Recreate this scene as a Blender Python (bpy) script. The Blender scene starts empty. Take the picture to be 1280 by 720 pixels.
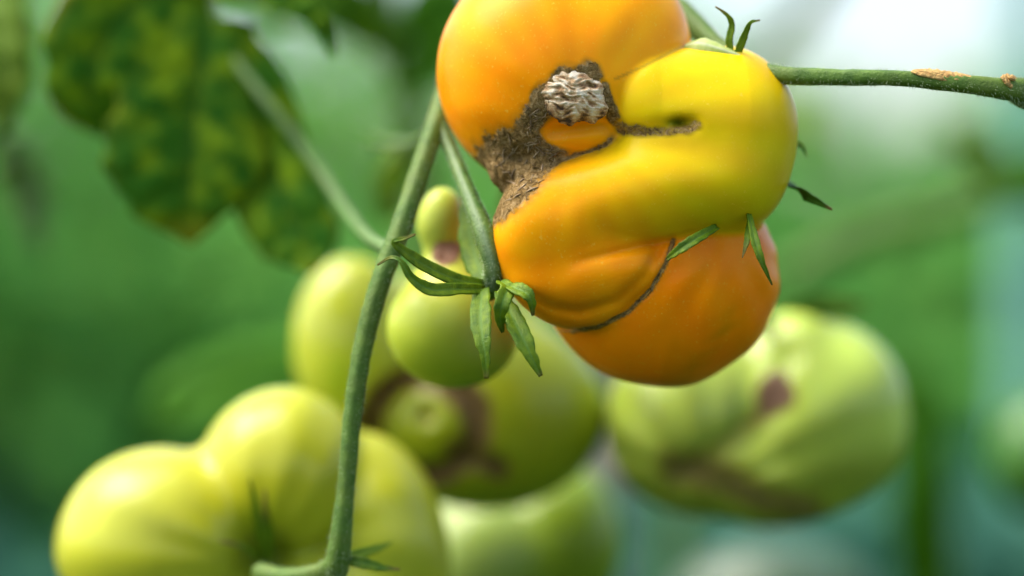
import bpy, bmesh, math, random
import numpy as np
from mathutils import Vector, Matrix, noise as mnoise

random.seed(7)
rng = np.random.default_rng(7)
scene = bpy.context.scene
COL = scene.collection
R = math.radians

# ---------------------------------------------------------------- camera
CAM_Z = 1.20
FOCAL, SENSOR = 90.0, 36.0
FOCUS = 0.602
cam_d = bpy.data.cameras.new("camera")
cam_d.lens = FOCAL
cam_d.sensor_width = SENSOR
cam_d.clip_start = 0.02
cam_d.clip_end = 500
cam_d.dof.use_dof = True
cam_d.dof.focus_distance = FOCUS
cam_d.dof.aperture_fstop = 2.9
cam = bpy.data.objects.new("camera", cam_d)
COL.objects.link(cam)
cam.location = (0, 0, CAM_Z)
cam.rotation_euler = (R(90), 0, 0)
scene.camera = cam

# ---------------------------------------------------------------- sky, sun, exposure
SUN_EL, SUN_AZ = R(60), R(-88)      # azimuth from +Y (beyond the fruit), towards the left
world = bpy.data.worlds.new("World")
scene.world = world
world.use_nodes = True
wn = world.node_tree.nodes
wl = world.node_tree.links
bg = wn["Background"]
sky = wn.new("ShaderNodeTexSky")
sky.sky_type = 'NISHITA'
sky.sun_disc = False
sky.sun_elevation = SUN_EL
sky.sun_rotation = SUN_AZ
sky.air_density = 1.0
sky.dust_density = 4.0
sky.ozone_density = 0.0
wl.new(sky.outputs[0], bg.inputs[0])
bg.inputs[1].default_value = 0.15
sun_d = bpy.data.lights.new("sun", 'SUN')
sun_d.energy = 1.6
sun_d.angle = R(50)
sun_d.color = (1.0, 0.96, 0.88)
sun = bpy.data.objects.new("sun", sun_d)
COL.objects.link(sun)
sdir = Vector((math.cos(SUN_EL) * math.sin(SUN_AZ), math.cos(SUN_EL) * math.cos(SUN_AZ), math.sin(SUN_EL)))
sun.rotation_euler = (-sdir).to_track_quat('-Z', 'Y').to_euler()
sun.location = (0, 0, 6)
vs = scene.view_settings
vs.view_transform = 'Standard'
vs.look = 'None'
vs.gamma = 1.0
vs.use_curve_mapping = False
vs.exposure = 1.42
scene.cycles.max_bounces = 10
scene.cycles.transmission_bounces = 6

# ---------------------------------------------------------------- small helpers
K = SENSOR / FOCAL / 1280.0          # metres per pixel of a 1280 px wide frame, per metre of distance

def P(u, v, d):
    """point d metres away from the camera that stands at picture position (u, v)"""
    return Vector(((u - 640) * K * d, d, CAM_Z - (v - 360) * K * d))

def lin(r, g, b):
    f = lambda c: (c / 255 / 12.92) if c / 255 <= 0.04045 else ((c / 255 + 0.055) / 1.055) ** 2.4
    return (f(r), f(g), f(b))

def link(name, me, mat=None, parent=None, kind=None):
    o = bpy.data.objects.new(name, me)
    COL.objects.link(o)
    if mat is not None and me is not None:
        me.materials.append(mat)
    if parent is not None:
        o.parent = parent
        # children keep world coordinates in their mesh; the parent sits at its base
        o.matrix_parent_inverse = Matrix.Translation(-parent_world(parent))
    if kind:
        o["kind"] = kind
    return o

def parent_world(o):
    v = Vector((0, 0, 0))
    if o.type == 'EMPTY':
        v = Vector(o.location)
    return v

def thing(name, label, cat, loc, group=None):
    o = bpy.data.objects.new(name, None)
    o.empty_display_size = 0.01
    COL.objects.link(o)
    o.location = loc
    o["label"] = label
    o["category"] = cat
    if group:
        o["group"] = group
    return o

def mesh_from(name, verts, faces, smooth=True):
    me = bpy.data.meshes.new(name)
    me.from_pydata([tuple(v) for v in verts], [], [tuple(f) for f in faces])
    if smooth:
        me.polygons.foreach_set("use_smooth", np.ones(len(me.polygons), dtype=bool))
    me.update()
    return me

def set_float(me, name, arr):
    a = me.attributes.new(name, 'FLOAT', 'POINT')
    a.data.foreach_set("value", np.asarray(arr, dtype=np.float32))

def set_color(me, name, arr):
    a = me.attributes.new(name, 'FLOAT_COLOR', 'POINT')
    c = np.ones((len(arr), 4), dtype=np.float32)
    c[:, :3] = arr
    a.data.foreach_set("color", c.ravel())

def catmull(pts, n):
    pts = [np.array(p, dtype=float) for p in pts]
    if len(pts) == 2:
        return np.array([pts[0] + (pts[1] - pts[0]) * t for t in np.linspace(0, 1, n)])
    ext = [2 * pts[0] - pts[1]] + pts + [2 * pts[-1] - pts[-2]]
    out = []
    m = len(pts) - 1
    for i in range(n):
        s = i / (n - 1) * m
        k = min(int(s), m - 1)
        t = s - k
        p0, p1, p2, p3 = ext[k:k + 4]
        out.append(0.5 * (2 * p1 + (p2 - p0) * t + (2 * p0 - 5 * p1 + 4 * p2 - p3) * t * t + (3 * p1 - p0 - 3 * p2 + p3) * t ** 3))
    return np.array(out)

# ---------------------------------------------------------------- materials
def new_mat(name):
    m = bpy.data.materials.new(name)
    m.use_nodes = True
    nt = m.node_tree
    return m, nt.nodes, nt.links, nt.nodes["Principled BSDF"]

def tex_noise(n, l, scale, detail=4, rough=0.55, vec=None):
    t = n.new("ShaderNodeTexNoise")
    t.inputs["Scale"].default_value = scale
    t.inputs["Detail"].default_value = detail
    t.inputs["Roughness"].default_value = rough
    if vec is not None:
        l.new(vec, t.inputs["Vector"])
    return t

def ramp(n, l, src, stops):
    r = n.new("ShaderNodeValToRGB")
    e = r.color_ramp.elements
    while len(e) < len(stops):
        e.new(0.5)
    for el, (p, c) in zip(e, stops):
        el.position = p
        el.color = (*c, 1)
    l.new(src, r.inputs[0])
    return r

def mixc(n, l, fac, a, b, mode='MIX'):
    m = n.new("ShaderNodeMix")
    m.data_type = 'RGBA'
    m.blend_type = mode
    m.clamp_factor = True
    for s, v in ((m.inputs[0], fac), (m.inputs[6], a), (m.inputs[7], b)):
        if hasattr(v, "is_output"):
            l.new(v, s)
        elif isinstance(v, (int, float)):
            s.default_value = v
        else:
            s.default_value = (*v, 1)
    return m.outputs[2]

def maprange(n, l, src, a, b, c, d):
    m = n.new("ShaderNodeMapRange")
    l.new(src, m.inputs[0])
    for i, v in zip((1, 2, 3, 4), (a, b, c, d)):
        m.inputs[i].default_value = v
    return m.outputs[0]

def skin_material(name, spec=0.3, ior=1.42, mottle=0.12, rough=0.3, sss=0.35, speck=0.35, cork=((0.09, 0.05, 0.014), (0.32, 0.205, 0.07), (0.66, 0.48, 0.25)), coat=0.0):
    """tomato skin: pigment and corky scars come as attributes of the fruit's own surface"""
    m, n, l, b = new_mat(name)
    tc = n.new("ShaderNodeTexCoord").outputs["Object"]
    pig = n.new("ShaderNodeAttribute"); pig.attribute_name = "pigment"
    scar = n.new("ShaderNodeAttribute"); scar.attribute_name = "scar"
    big = tex_noise(n, l, 60, 3, 0.5, tc)
    f = maprange(n, l, big.outputs[0], 0.3, 0.7, 1 - mottle, 1 + mottle)
    hsv = n.new("ShaderNodeHueSaturation")
    l.new(f, hsv.inputs["Value"]); l.new(pig.outputs["Color"], hsv.inputs["Color"])
    fine = tex_noise(n, l, 1400, 2, 0.5, tc)
    fleck = maprange(n, l, fine.outputs[0], 0.62, 0.78, 0.0, speck)
    skin = mixc(n, l, fleck, hsv.outputs[0], (0.9, 0.62, 0.08))
    cn = tex_noise(n, l, 700, 8, 0.72, tc)
    cn.inputs["Distortion"].default_value = 1.2
    corkc = ramp(n, l, cn.outputs[0], [(0.34, cork[0]), (0.52, cork[1]), (0.72, cork[2])])
    edge = tex_noise(n, l, 900, 5, 0.7, tc)
    add = n.new("ShaderNodeMath"); add.operation = 'ADD'
    l.new(scar.outputs["Fac"], add.inputs[0])
    l.new(maprange(n, l, edge.outputs[0], 0.25, 0.75, -0.34, 0.28), add.inputs[1])
    sm = maprange(n, l, add.outputs[0], 0.38, 0.66, 0, 1)
    halo = maprange(n, l, scar.outputs["Fac"], 0.02, 0.6, 0.0, 0.75)
    skin = mixc(n, l, halo, skin, (0.20, 0.12, 0.012))
    colr = mixc(n, l, sm, skin, corkc.outputs[0])
    l.new(colr, b.inputs["Base Color"])
    l.new(maprange(n, l, sm, 0, 1, rough, 0.9), b.inputs["Roughness"])
    l.new(maprange(n, l, sm, 0, 1, sss, 0.0), b.inputs["Subsurface Weight"])
    b.inputs["Subsurface Radius"].default_value = (1.0, 0.55, 0.15)
    b.inputs["Subsurface Scale"].default_value = 0.004
    b.inputs["IOR"].default_value = ior
    b.inputs["Specular IOR Level"].default_value = spec
    if coat:
        b.inputs["Coat Weight"].default_value = coat
        b.inputs["Coat Roughness"].default_value = 0.12
    b1 = n.new("ShaderNodeBump"); b1.inputs["Strength"].default_value = 0.06; b1.inputs["Distance"].default_value = 0.0004
    l.new(fine.outputs[0], b1.inputs["Height"])
    b2 = n.new("ShaderNodeBump"); b2.inputs["Distance"].default_value = 0.0016
    l.new(maprange(n, l, sm, 0, 1, 0, 1.0), b2.inputs["Strength"])
    l.new(cn.outputs[0], b2.inputs["Height"]); l.new(b1.outputs[0], b2.inputs["Normal"])
    l.new(b2.outputs[0], b.inputs["Normal"])
    return m

def green_material(name, dark, light, scale=300, trans=0.0, rough=0.5, bump=0.3, tip=(0.25, 0.12, 0.05), vein=(0.16, 0.26, 0.06), tipw=True, spec=0.3, tint=(0.30, 0.42, 0.02), lo=0.32, hi=0.68, blotch=0):
    """stems, sepals and leaves: noise between two greens, optional browned tips and veins by attribute"""
    m, n, l, b = new_mat(name)
    tc = n.new("ShaderNodeTexCoord").outputs["Object"]
    t = tex_noise(n, l, scale, 5, 0.6, tc)
    c = ramp(n, l, t.outputs[0], [(lo, dark), (hi, light)]).outputs[0]
    if blotch:
        tb = tex_noise(n, l, blotch, 3, 0.5, tc)
        c = mixc(n, l, maprange(n, l, tb.outputs[0], 0.4, 0.7, 0.0, 0.5), c, (0.13, 0.17, 0.025))
    va = n.new("ShaderNodeAttribute"); va.attribute_name = "vein"
    c = mixc(n, l, va.outputs["Fac"], c, vein)
    if tipw:
        ta = n.new("ShaderNodeAttribute"); ta.attribute_name = "dry"
        c = mixc(n, l, ta.outputs["Fac"], c, tip)
    l.new(c, b.inputs["Base Color"])
    b.inputs["Roughness"].default_value = rough
    b.inputs["Specular IOR Level"].default_value = spec
    bm_ = n.new("ShaderNodeBump"); bm_.inputs["Strength"].default_value = bump; bm_.inputs["Distance"].default_value = 0.0006
    t2 = tex_noise(n, l, scale * 5, 3, 0.6, tc)
    l.new(t2.outputs[0], bm_.inputs["Height"]); l.new(bm_.outputs[0], b.inputs["Normal"])
    if trans:
        tr = n.new("ShaderNodeBsdfTranslucent")
        tint = mixc(n, l, 0.5, c, tint)
        l.new(tint, tr.inputs[0])
        mx = n.new("ShaderNodeMixShader"); mx.inputs[0].default_value = trans
        l.new(b.outputs[0], mx.inputs[1]); l.new(tr.outputs[0], mx.inputs[2])
        l.new(mx.outputs[0], n["Material Output"].inputs[0])
    return m

def plain_material(name, a, b_, scale=40, rough=0.8):
    m, n, l, b = new_mat(name)
    tc = n.new("ShaderNodeTexCoord").outputs["Object"]
    t = tex_noise(n, l, scale, 6, 0.6, tc)
    l.new(ramp(n, l, t.outputs[0], [(0.3, a), (0.7, b_)]).outputs[0], b.inputs["Base Color"])
    b.inputs["Roughness"].default_value = rough
    bm_ = n.new("ShaderNodeBump"); bm_.inputs["Strength"].default_value = 0.4; bm_.inputs["Distance"].default_value = 0.01
    l.new(t.outputs[0], bm_.inputs["Height"]); l.new(bm_.outputs[0], b.inputs["Normal"])
    return m

MAT = dict(
    ripe=skin_material("ripe_skin", spec=0.3, ior=1.26, mottle=0.09, rough=0.30, sss=0.18, speck=0.42),
    unripe=skin_material("unripe_skin", spec=0.38, coat=0.14, mottle=0.10, rough=0.3, sss=0.30, speck=0.12,
                         cork=((0.05, 0.026, 0.008), (0.16, 0.09, 0.03), (0.30, 0.19, 0.09))),
    stem=green_material("stem_green", (0.045, 0.11, 0.010), (0.10, 0.19, 0.020), 260, 0.0, 0.55, 0.5, vein=(0.26, 0.34, 0.14), blotch=110),
    stalk=green_material("stalk_green", (0.05, 0.13, 0.016), (0.12, 0.21, 0.035), 260, 0.0, 0.55, 0.4, vein=(0.22, 0.30, 0.16), blotch=130),
    sepal=green_material("sepal_green", (0.055, 0.14, 0.003), (0.19, 0.30, 0.006), 420, 0.22, 0.45, 0.5, vein=(0.13, 0.26, 0.03)),
    leaf=green_material("leaf_green", (0.02, 0.11, 0.003), (0.22, 0.35, 0.004), 110, 0.42, 0.7, 0.4, lo=0.45, hi=0.72, vein=(0.02, 0.08, 0.003), tip=(0.36, 0.30, 0.015), spec=0.1),
    leaf_light=green_material("leaf_light", (0.10, 0.20, 0.015), (0.20, 0.30, 0.03), 60, 0.4, 0.6, 0.3, vein=(0.16, 0.26, 0.05), spec=0.12),
    leaf_back=green_material("leaf_back", (0.04, 0.16, 0.008), (0.08, 0.24, 0.012), 50, 0.35, 0.6, 0.3, vein=(0.06, 0.18, 0.02), spec=0.1),
    leaf_pale=green_material("leaf_pale", (0.13, 0.24, 0.07), (0.20, 0.32, 0.11), 60, 0.3, 0.6, 0.3, vein=(0.22, 0.32, 0.16)),
    bark=plain_material("bark_tan", (0.30, 0.14, 0.03), (0.62, 0.42, 0.13), 900, 0.8),
    hair=plain_material("hair_pale", (0.35, 0.45, 0.25), (0.45, 0.55, 0.32), 50, 0.6),
)
def scab_material():
    m, n, l, b = new_mat("scab_dry")
    tc = n.new("ShaderNodeTexCoord").outputs["Object"]
    ta = n.new("ShaderNodeAttribute"); ta.attribute_name = "tone"
    t = tex_noise(n, l, 1500, 5, 0.65, tc)
    add = n.new("ShaderNodeMath"); add.operation = 'ADD'
    l.new(ta.outputs["Fac"], add.inputs[0]); l.new(maprange(n, l, t.outputs[0], 0.3, 0.7, -0.2, 0.2), add.inputs[1])
    c = ramp(n, l, add.outputs[0], [(0.06, (0.07, 0.035, 0.012)), (0.34, (0.34, 0.18, 0.07)), (0.58, (0.60, 0.41, 0.21)), (0.88, (0.78, 0.67, 0.49))])
    l.new(c.outputs[0], b.inputs["Base Color"])
    b.inputs["Roughness"].default_value = 0.75
    bm_ = n.new("ShaderNodeBump"); bm_.inputs["Strength"].default_value = 0.5; bm_.inputs["Distance"].default_value = 0.0006
    l.new(t.outputs[0], bm_.inputs["Height"]); l.new(bm_.outputs[0], b.inputs["Normal"])
    return m
MAT["scab"] = scab_material()
MAT["sepal_dark"] = green_material("sepal_dark", (0.02, 0.07, 0.004), (0.06, 0.14, 0.008), 420, 0.15, 0.6, 0.5, vein=(0.05, 0.12, 0.01), spec=0.1)
MAT["sepal_pale"] = green_material("sepal_pale", (0.34, 0.46, 0.06), (0.58, 0.64, 0.26), 220, 0.2, 0.5, 0.3, vein=(0.6, 0.66, 0.36))

# ---------------------------------------------------------------- implicit surfaces for the fruit
def ell(p, c, r, rot=0.0):
    """ellipsoid; p = (u right, v down, w towards the viewer), rot in the u-v plane (degrees)"""
    x, y, z = p[0] - c[0], p[1] - c[1], p[2] - c[2]
    if rot:
        ca, sa = math.cos(R(rot)), math.sin(R(rot))
        x, y = ca * x + sa * y, -sa * x + ca * y
    a, b, cc = x / r[0], y / r[1], z / r[2]
    k0 = np.sqrt(a * a + b * b + cc * cc) + 1e-6
    k1 = np.sqrt((a / r[0]) ** 2 + (b / r[1]) ** 2 + (cc / r[2]) ** 2) + 1e-9
    return k0 * (k0 - 1) / k1

def cap(p, a, b, ra, rb):
    ax, ay, az = a
    bx, by, bz = b[0] - ax, b[1] - ay, b[2] - az
    x, y, z = p[0] - ax, p[1] - ay, p[2] - az
    h = np.clip((x * bx + y * by + z * bz) / (bx * bx + by * by + bz * bz), 0, 1)
    return np.sqrt((x - bx * h) ** 2 + (y - by * h) ** 2 + (z - bz * h) ** 2) - (ra + (rb - ra) * h)

def smin(a, b, k):
    h = np.maximum(k - np.abs(a - b), 0) / k
    return np.minimum(a, b) - h * h * k * 0.25

def seg2(p, pts):
    """distance in the u-v plane to a polyline"""
    best = None
    for (ax, ay), (bx, by) in zip(pts[:-1], pts[1:]):
        dx, dy = bx - ax, by - ay
        h = np.clip(((p[0] - ax) * dx + (p[1] - ay) * dy) / (dx * dx + dy * dy), 0, 1)
        d = np.sqrt((p[0] - ax - dx * h) ** 2 + (p[1] - ay - dy * h) ** 2)
        best = d if best is None else np.minimum(best, d)
    return best

def sstep(a, b, x):
    t = np.clip((x - a) / (b - a), 0, 1)
    return t * t * (3 - 2 * t)

_waves = [(rng.normal(size=3), rng.uniform(0, 6.28)) for _ in range(24)]
def wob(p, scale, i0=0, n=6):
    s = 0
    for k in range(n):
        d, ph = _waves[(i0 + k) % 24]
        s = s + np.sin((p[0] * d[0] + p[1] * d[1] + p[2] * d[2]) / scale + ph)
    return s / n

def surface_nets(f, lo, hi, step):
    """closed surface of f = 0 as quads, snapped onto the surface"""
    ax = [np.arange(lo[i], hi[i] + step, step, dtype=np.float32) for i in range(3)]
    F = f(np.meshgrid(*ax, indexing='ij', sparse=True))
    F = np.ascontiguousarray(np.broadcast_to(F, tuple(len(a) for a in ax)), dtype=np.float32)
    S = F < 0
    nx, ny, nz = F.shape
    cnt = np.zeros((nx - 1, ny - 1, nz - 1), dtype=np.int8)
    for i in (0, 1):
        for j in (0, 1):
            for k in (0, 1):
                cnt += S[i:nx - 1 + i, j:ny - 1 + j, k:nz - 1 + k]
    act = np.argwhere((cnt > 0) & (cnt < 8))
    ids = -np.ones(cnt.shape, dtype=np.int64)
    ids[act[:, 0], act[:, 1], act[:, 2]] = np.arange(len(act))
    pos = np.zeros((len(act), 3)); num = np.zeros(len(act))
    cor = [(i, j, k) for i in (0, 1) for j in (0, 1) for k in (0, 1)]
    for a in cor:
        for d in range(3):
            if a[d]:
                continue
            b = list(a); b[d] = 1
            fa = F[act[:, 0] + a[0], act[:, 1] + a[1], act[:, 2] + a[2]]
            fb = F[act[:, 0] + b[0], act[:, 1] + b[1], act[:, 2] + b[2]]
            cr = (fa < 0) != (fb < 0)
            t = np.where(cr, fa / np.where(fa - fb == 0, 1, fa - fb), 0)
            q = np.tile(np.array(a, dtype=float), (len(act), 1)); q[:, d] += t
            pos += np.where(cr[:, None], q, 0); num += cr
    V = (act + pos / num[:, None]) * step + np.array(lo)
    faces = []
    for d in range(3):
        e, g = (d + 1) % 3, (d + 2) % 3
        A = [slice(None)] * 3; B = [slice(None)] * 3
        A[d] = slice(0, -1); B[d] = slice(1, None)
        cr = np.argwhere(S[tuple(A)] != S[tuple(B)])
        ok = (cr[:, e] > 0) & (cr[:, g] > 0) & (cr[:, e] < F.shape[e] - 1) & (cr[:, g] < F.shape[g] - 1)
        cr = cr[ok]
        def at(de, dg):
            c = cr.copy(); c[:, e] += de; c[:, g] += dg
            return ids[c[:, 0], c[:, 1], c[:, 2]]
        q = np.stack([at(-1, -1), at(0, -1), at(0, 0), at(-1, 0)], 1)
        ins = S[cr[:, 0], cr[:, 1], cr[:, 2]]
        q[~ins] = q[~ins][:, ::-1]
        faces.append(q)
    faces = np.concatenate(faces)
    for _ in range(2):
        p = [V[:, 0], V[:, 1], V[:, 2]]
        v0 = f(p); h = step * 0.3; gr = np.zeros_like(V)
        for i in range(3):
            q = [c.copy() for c in p]; q[i] = q[i] + h
            gr[:, i] = (f(q) - v0) / h
        g2 = np.maximum((gr ** 2).sum(1), 0.05)
        mv = gr * (v0 / g2)[:, None]
        ln = np.linalg.norm(mv, axis=1, keepdims=True)
        mv *= np.minimum(1, step * 0.8 / np.maximum(ln, 1e-6))
        V = V - mv
    return V, faces

def fruit_mesh(name, f, lo, hi, step, uc, vc, dc, paint, rough_scar=0.0):
    """build a fruit in its own frame of 'picture pixels at distance dc' and put it where it hangs"""
    V, Fc = surface_nets(f, lo, hi, step)
    p = [V[:, 0], V[:, 1], V[:, 2]]
    pig, scar = paint(p)
    if rough_scar:
        idx = np.nonzero(scar > 0.3)[0]
        v0 = f(p); gr = np.zeros_like(V)
        for i in range(3):
            q = [c.copy() for c in p]; q[i] = q[i] + 1.5
            gr[:, i] = f(q) - v0
        gr /= np.maximum(np.linalg.norm(gr, axis=1, keepdims=True), 1e-6)
        for i in idx:
            a = mnoise.fractal(Vector(V[i]) / 9.0, 0.9, 2.1, 4)
            b_ = 1 - abs(mnoise.noise(Vector(V[i]) / 14.0)) * 3
            V[i] += gr[i] * rough_scar * min(1, (scar[i] - 0.3) * 2.5) * (a + 0.8 * b_)
    s = K * dc
    W = np.empty_like(V)
    W[:, 0] = (V[:, 0] - 640) * s
    W[:, 1] = dc - V[:, 2] * s
    W[:, 2] = CAM_Z - (V[:, 1] - 360) * s
    # u right, v down, w near -> x, -z, -y : orientation is preserved twice over
    me = mesh_from(name, W, Fc)
    set_color(me, "pigment", pig)
    set_float(me, "scar", scar)
    return me

def blend(ws, cols):
    """mix pigments by how close each lobe is"""
    w = np.stack(ws, 1)
    w = w / np.maximum(w.sum(1, keepdims=True), 1e-9)
    return w @ np.array(cols)

# ---------------------------------------------------------------- tubes, ribbons, leaves
def tube(name, pts, radii, mat, parent, seg=14, per=12, ridges=0.05, lump=0.08, vein_side=None, cap_ends=True):
    """tapering stem along a spline; pts = world points"""
    n = max(6, per * (len(pts) - 1))
    C = catmull(pts, n)
    rr = np.interp(np.linspace(0, 1, n), np.linspace(0, 1, len(radii)), radii)
    verts, faces, vein = [], [], []
    up = Vector((0, -1, 0.3)).normalized()
    ph = random.uniform(0, 6)
    for i in range(n):
        t = Vector(C[min(i + 1, n - 1)] - C[max(i - 1, 0)]).normalized()
        a = t.cross(up)
        if a.length < 1e-4:
            a = t.cross(Vector((1, 0, 0)))
        a.normalize(); b = a.cross(t).normalized()
        for k in range(seg):
            th = 2 * math.pi * k / seg
            q = Vector(C[i])
            m = 1 + ridges * math.cos(5 * th + ph) + lump * mnoise.noise(Vector((i * 0.35, math.cos(th) * 1.4, math.sin(th) * 1.4 + ph)))
            verts.append(q + (a * math.cos(th) + b * math.sin(th)) * rr[i] * m)
            vein.append(0.0 if vein_side is None else max(0, 1 - abs(((th - vein_side + math.pi) % (2 * math.pi)) - math.pi) / 0.5))
        up = (up - t * up.dot(t)).normalized()
    for i in range(n - 1):
        for k in range(seg):
            faces.append((i * seg + k, i * seg + (k + 1) % seg, (i + 1) * seg + (k + 1) % seg, (i + 1) * seg + k))
    if cap_ends:
        for i0 in (0, n - 1):
            c = len(verts); verts.append(Vector(C[i0])); vein.append(0)
            for k in range(seg):
                a_, b_ = i0 * seg + k, i0 * seg + (k + 1) % seg
                faces.append((c, b_, a_) if i0 == 0 else (c, a_, b_))
    me = mesh_from(name, verts, faces)
    set_float(me, "vein", vein)
    o = link(name, me, mat, parent)
    o["_c"] = 0
    del o["_c"]
    return o, C, rr

def blade(name, pts, wl, wr, mat, parent, normal=(0, -1, 0), fold=0.35, nl=44, nw=7, veins=0, bulge=0.0, dry_from=0.9, dry=0.0, thick=0.0005, teeth=0.0, curl=0.0, seed=0, edge_dry=0.0):
    """leaf or sepal: midrib pts, half widths to either side (metres), folded along the midrib, with thickness"""
    C = catmull(pts, nl)
    sl = np.linspace(0, 1, nl)
    L = catmull([(a, 0, 0) for a in wl], nl)[:, 0] if len(wl) > 2 else np.interp(sl, np.linspace(0, 1, len(wl)), wl)
    Rr = catmull([(a, 0, 0) for a in wr], nl)[:, 0] if len(wr) > 2 else np.interp(sl, np.linspace(0, 1, len(wr)), wr)
    L = np.maximum(L, 0.0001); Rr = np.maximum(Rr, 0.0001)
    N0 = Vector(normal).normalized()
    verts, faces, vein, dr = [], [], [], []
    cols = list(range(-nw, nw + 1))
    length = np.linalg.norm(np.diff(C, axis=0), axis=1).sum()
    for i in range(nl):
        t = Vector(C[min(i + 1, nl - 1)] - C[max(i - 1, 0)]).normalized()
        side = t.cross(N0).normalized()
        nn = side.cross(t).normalized()
        for j in cols:
            x = j / nw
            ax = abs(x)
            w = L[i] if j < 0 else Rr[i]
            if teeth:
                w *= 1 + teeth * (0.5 + 0.5 * math.sin(sl[i] * 34 + (2 if j < 0 else 0))) * mnoise.noise(Vector((sl[i] * 9, seed, 0.5 if j < 0 else 3)))
            off = side * (x * w)
            dep = fold * ax * w - curl * ax * ax * w
            v_ = 0.0
            if veins:
                q = (sl[i] - 0.28 * ax * min(1, w / length * 2.2)) * veins
                fr = abs(q - round(q)) * 2
                v_ = max(0, 1 - fr / 0.28) * 0.45 * (1 - 0.4 * ax)
                dep += bulge * math.sin(min(1, fr) * math.pi / 2) * math.sin(math.pi * min(1, ax * 1.0)) + bulge * 0.7 * mnoise.noise(Vector((sl[i] * 7, x * 3, seed)))
            v_ = max(v_, max(0, 1 - ax / 0.10))
            verts.append(Vector(C[i]) + off + nn * dep)
            vein.append(v_)
            dd = dry * max(0, (sl[i] - dry_from) / max(1e-6, 1 - dry_from))
            if edge_dry:
                dd = max(dd, edge_dry * max(0, (ax - 0.75) * 4) * max(0, mnoise.noise(Vector((sl[i] * 6, x, seed + 5))) * 2 + 0.4))
            dr.append(min(1, dd))
    m = len(cols)
    for i in range(nl - 1):
        for j in range(m - 1):
            faces.append((i * m + j, i * m + j + 1, (i + 1) * m + j + 1, (i + 1) * m + j))
    me = mesh_from(name, verts, faces)
    set_float(me, "vein", vein); set_float(me, "dry", dr)
    o = link(name, me, mat, parent)
    sol = o.modifiers.new("thickness", 'SOLIDIFY')
    sol.thickness = thick; sol.offset = 0
    return o

def px(w, d):
    return w * K * d

def sepal(parent, pts, width, d_ref=0.605, normal=(0, -1, 0), fold=0.4, dry=0.7, dry_from=0.82, seed=0, curl=0.2, prof=None, mat="sepal"):
    w = px(width * 0.82, d_ref)
    prof = prof or [0.55, 0.85, 1.0, 0.9, 0.7, 0.42, 0.12]
    return blade("sepal", [P(*q) for q in pts], [w * a for a in prof], [w * a for a in prof], MAT[mat], parent,
                 normal=normal, fold=fold, nl=36, nw=4, veins=0, dry=dry, dry_from=dry_from, thick=0.00035, curl=curl, seed=seed, teeth=0.35)

def hairs(name, parent, specs, count, length, width=0.00005):
    """fine down on stems: specs = [(centre line, radii)]"""
    verts, faces = [], []
    tot = sum(len(c) for c, r in specs)
    for c, r in specs:
        for _ in range(int(count * len(c) / tot)):
            i = random.randrange(len(c) - 1)
            q = Vector(c[i]).lerp(Vector(c[i + 1]), random.random())
            t = Vector(c[i + 1] - c[i]).normalized()
            d = Vector((random.gauss(0, 1), random.gauss(0, 1), random.gauss(0, 1)))
            d = (d - t * d.dot(t)).normalized()
            base = q + d * r[i] * 0.96
            tip = base + (d + t * random.uniform(-0.4, 0.4)).normalized() * length * random.uniform(0.4, 1.1)
            s = d.cross(t).normalized() * width
            k = len(verts)
            verts += [base - s, base + s, base + t * width * 2, tip]
            faces += [(k, k + 1, k + 3), (k + 1, k + 2, k + 3), (k + 2, k, k + 3)]
    return link(name, mesh_from(name, verts, faces, False), MAT["hair"], parent, "stuff")

def ico_lump(name, centre, rad, amp, freq, mat, parent, sub=4, rot=0.0, ridged=True, zs=1.3):
    bm = bmesh.new()
    bmesh.ops.create_icosphere(bm, subdivisions=sub, radius=1.0)
    M = Matrix.Rotation(R(rot), 3, 'Y')
    off = Vector((random.uniform(0, 50), 3, 7))
    for v in bm.verts:
        d = v.co.normalized()
        q = Vector((d.x * freq, d.y * freq, d.z * freq * zs)) + off
        a = mnoise.fractal(q, 0.8, 2.0, 4)
        if ridged:
            a = 0.6 * a + 0.7 * (0.5 - abs(mnoise.noise(q * 1.3)) * 1.8)
        v.co = Vector(centre) + M @ Vector((d.x * rad[0], d.y * rad[1], d.z * rad[2])) * (1 + amp * a)
    me = bpy.data.meshes.new(name)
    bm.to_mesh(me); bm.free()
    me.polygons.foreach_set("use_smooth", np.ones(len(me.polygons), dtype=bool))
    return link(name, me, mat, parent)

# ================================================================ SETTING
def sheet(name, x0, x1, y0, y1, z, mat, div=40):
    verts, faces = [], []
    for j in range(div + 1):
        for i in range(div + 1):
            x = x0 + (x1 - x0) * i / div; y = y0 + (y1 - y0) * j / div
            verts.append((x, y, z))
    for j in range(div):
        for i in range(div):
            a = j * (div + 1) + i
            faces.append((a, a + 1, a + div + 2, a + div + 1))
    return link(name, mesh_from(name, verts, faces), mat, None, "structure")

sheet("ground", -150, 150, -150, 150, 0.0, plain_material("soil", (0.045, 0.06, 0.025), (0.09, 0.12, 0.045), 6, 0.95))

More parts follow.
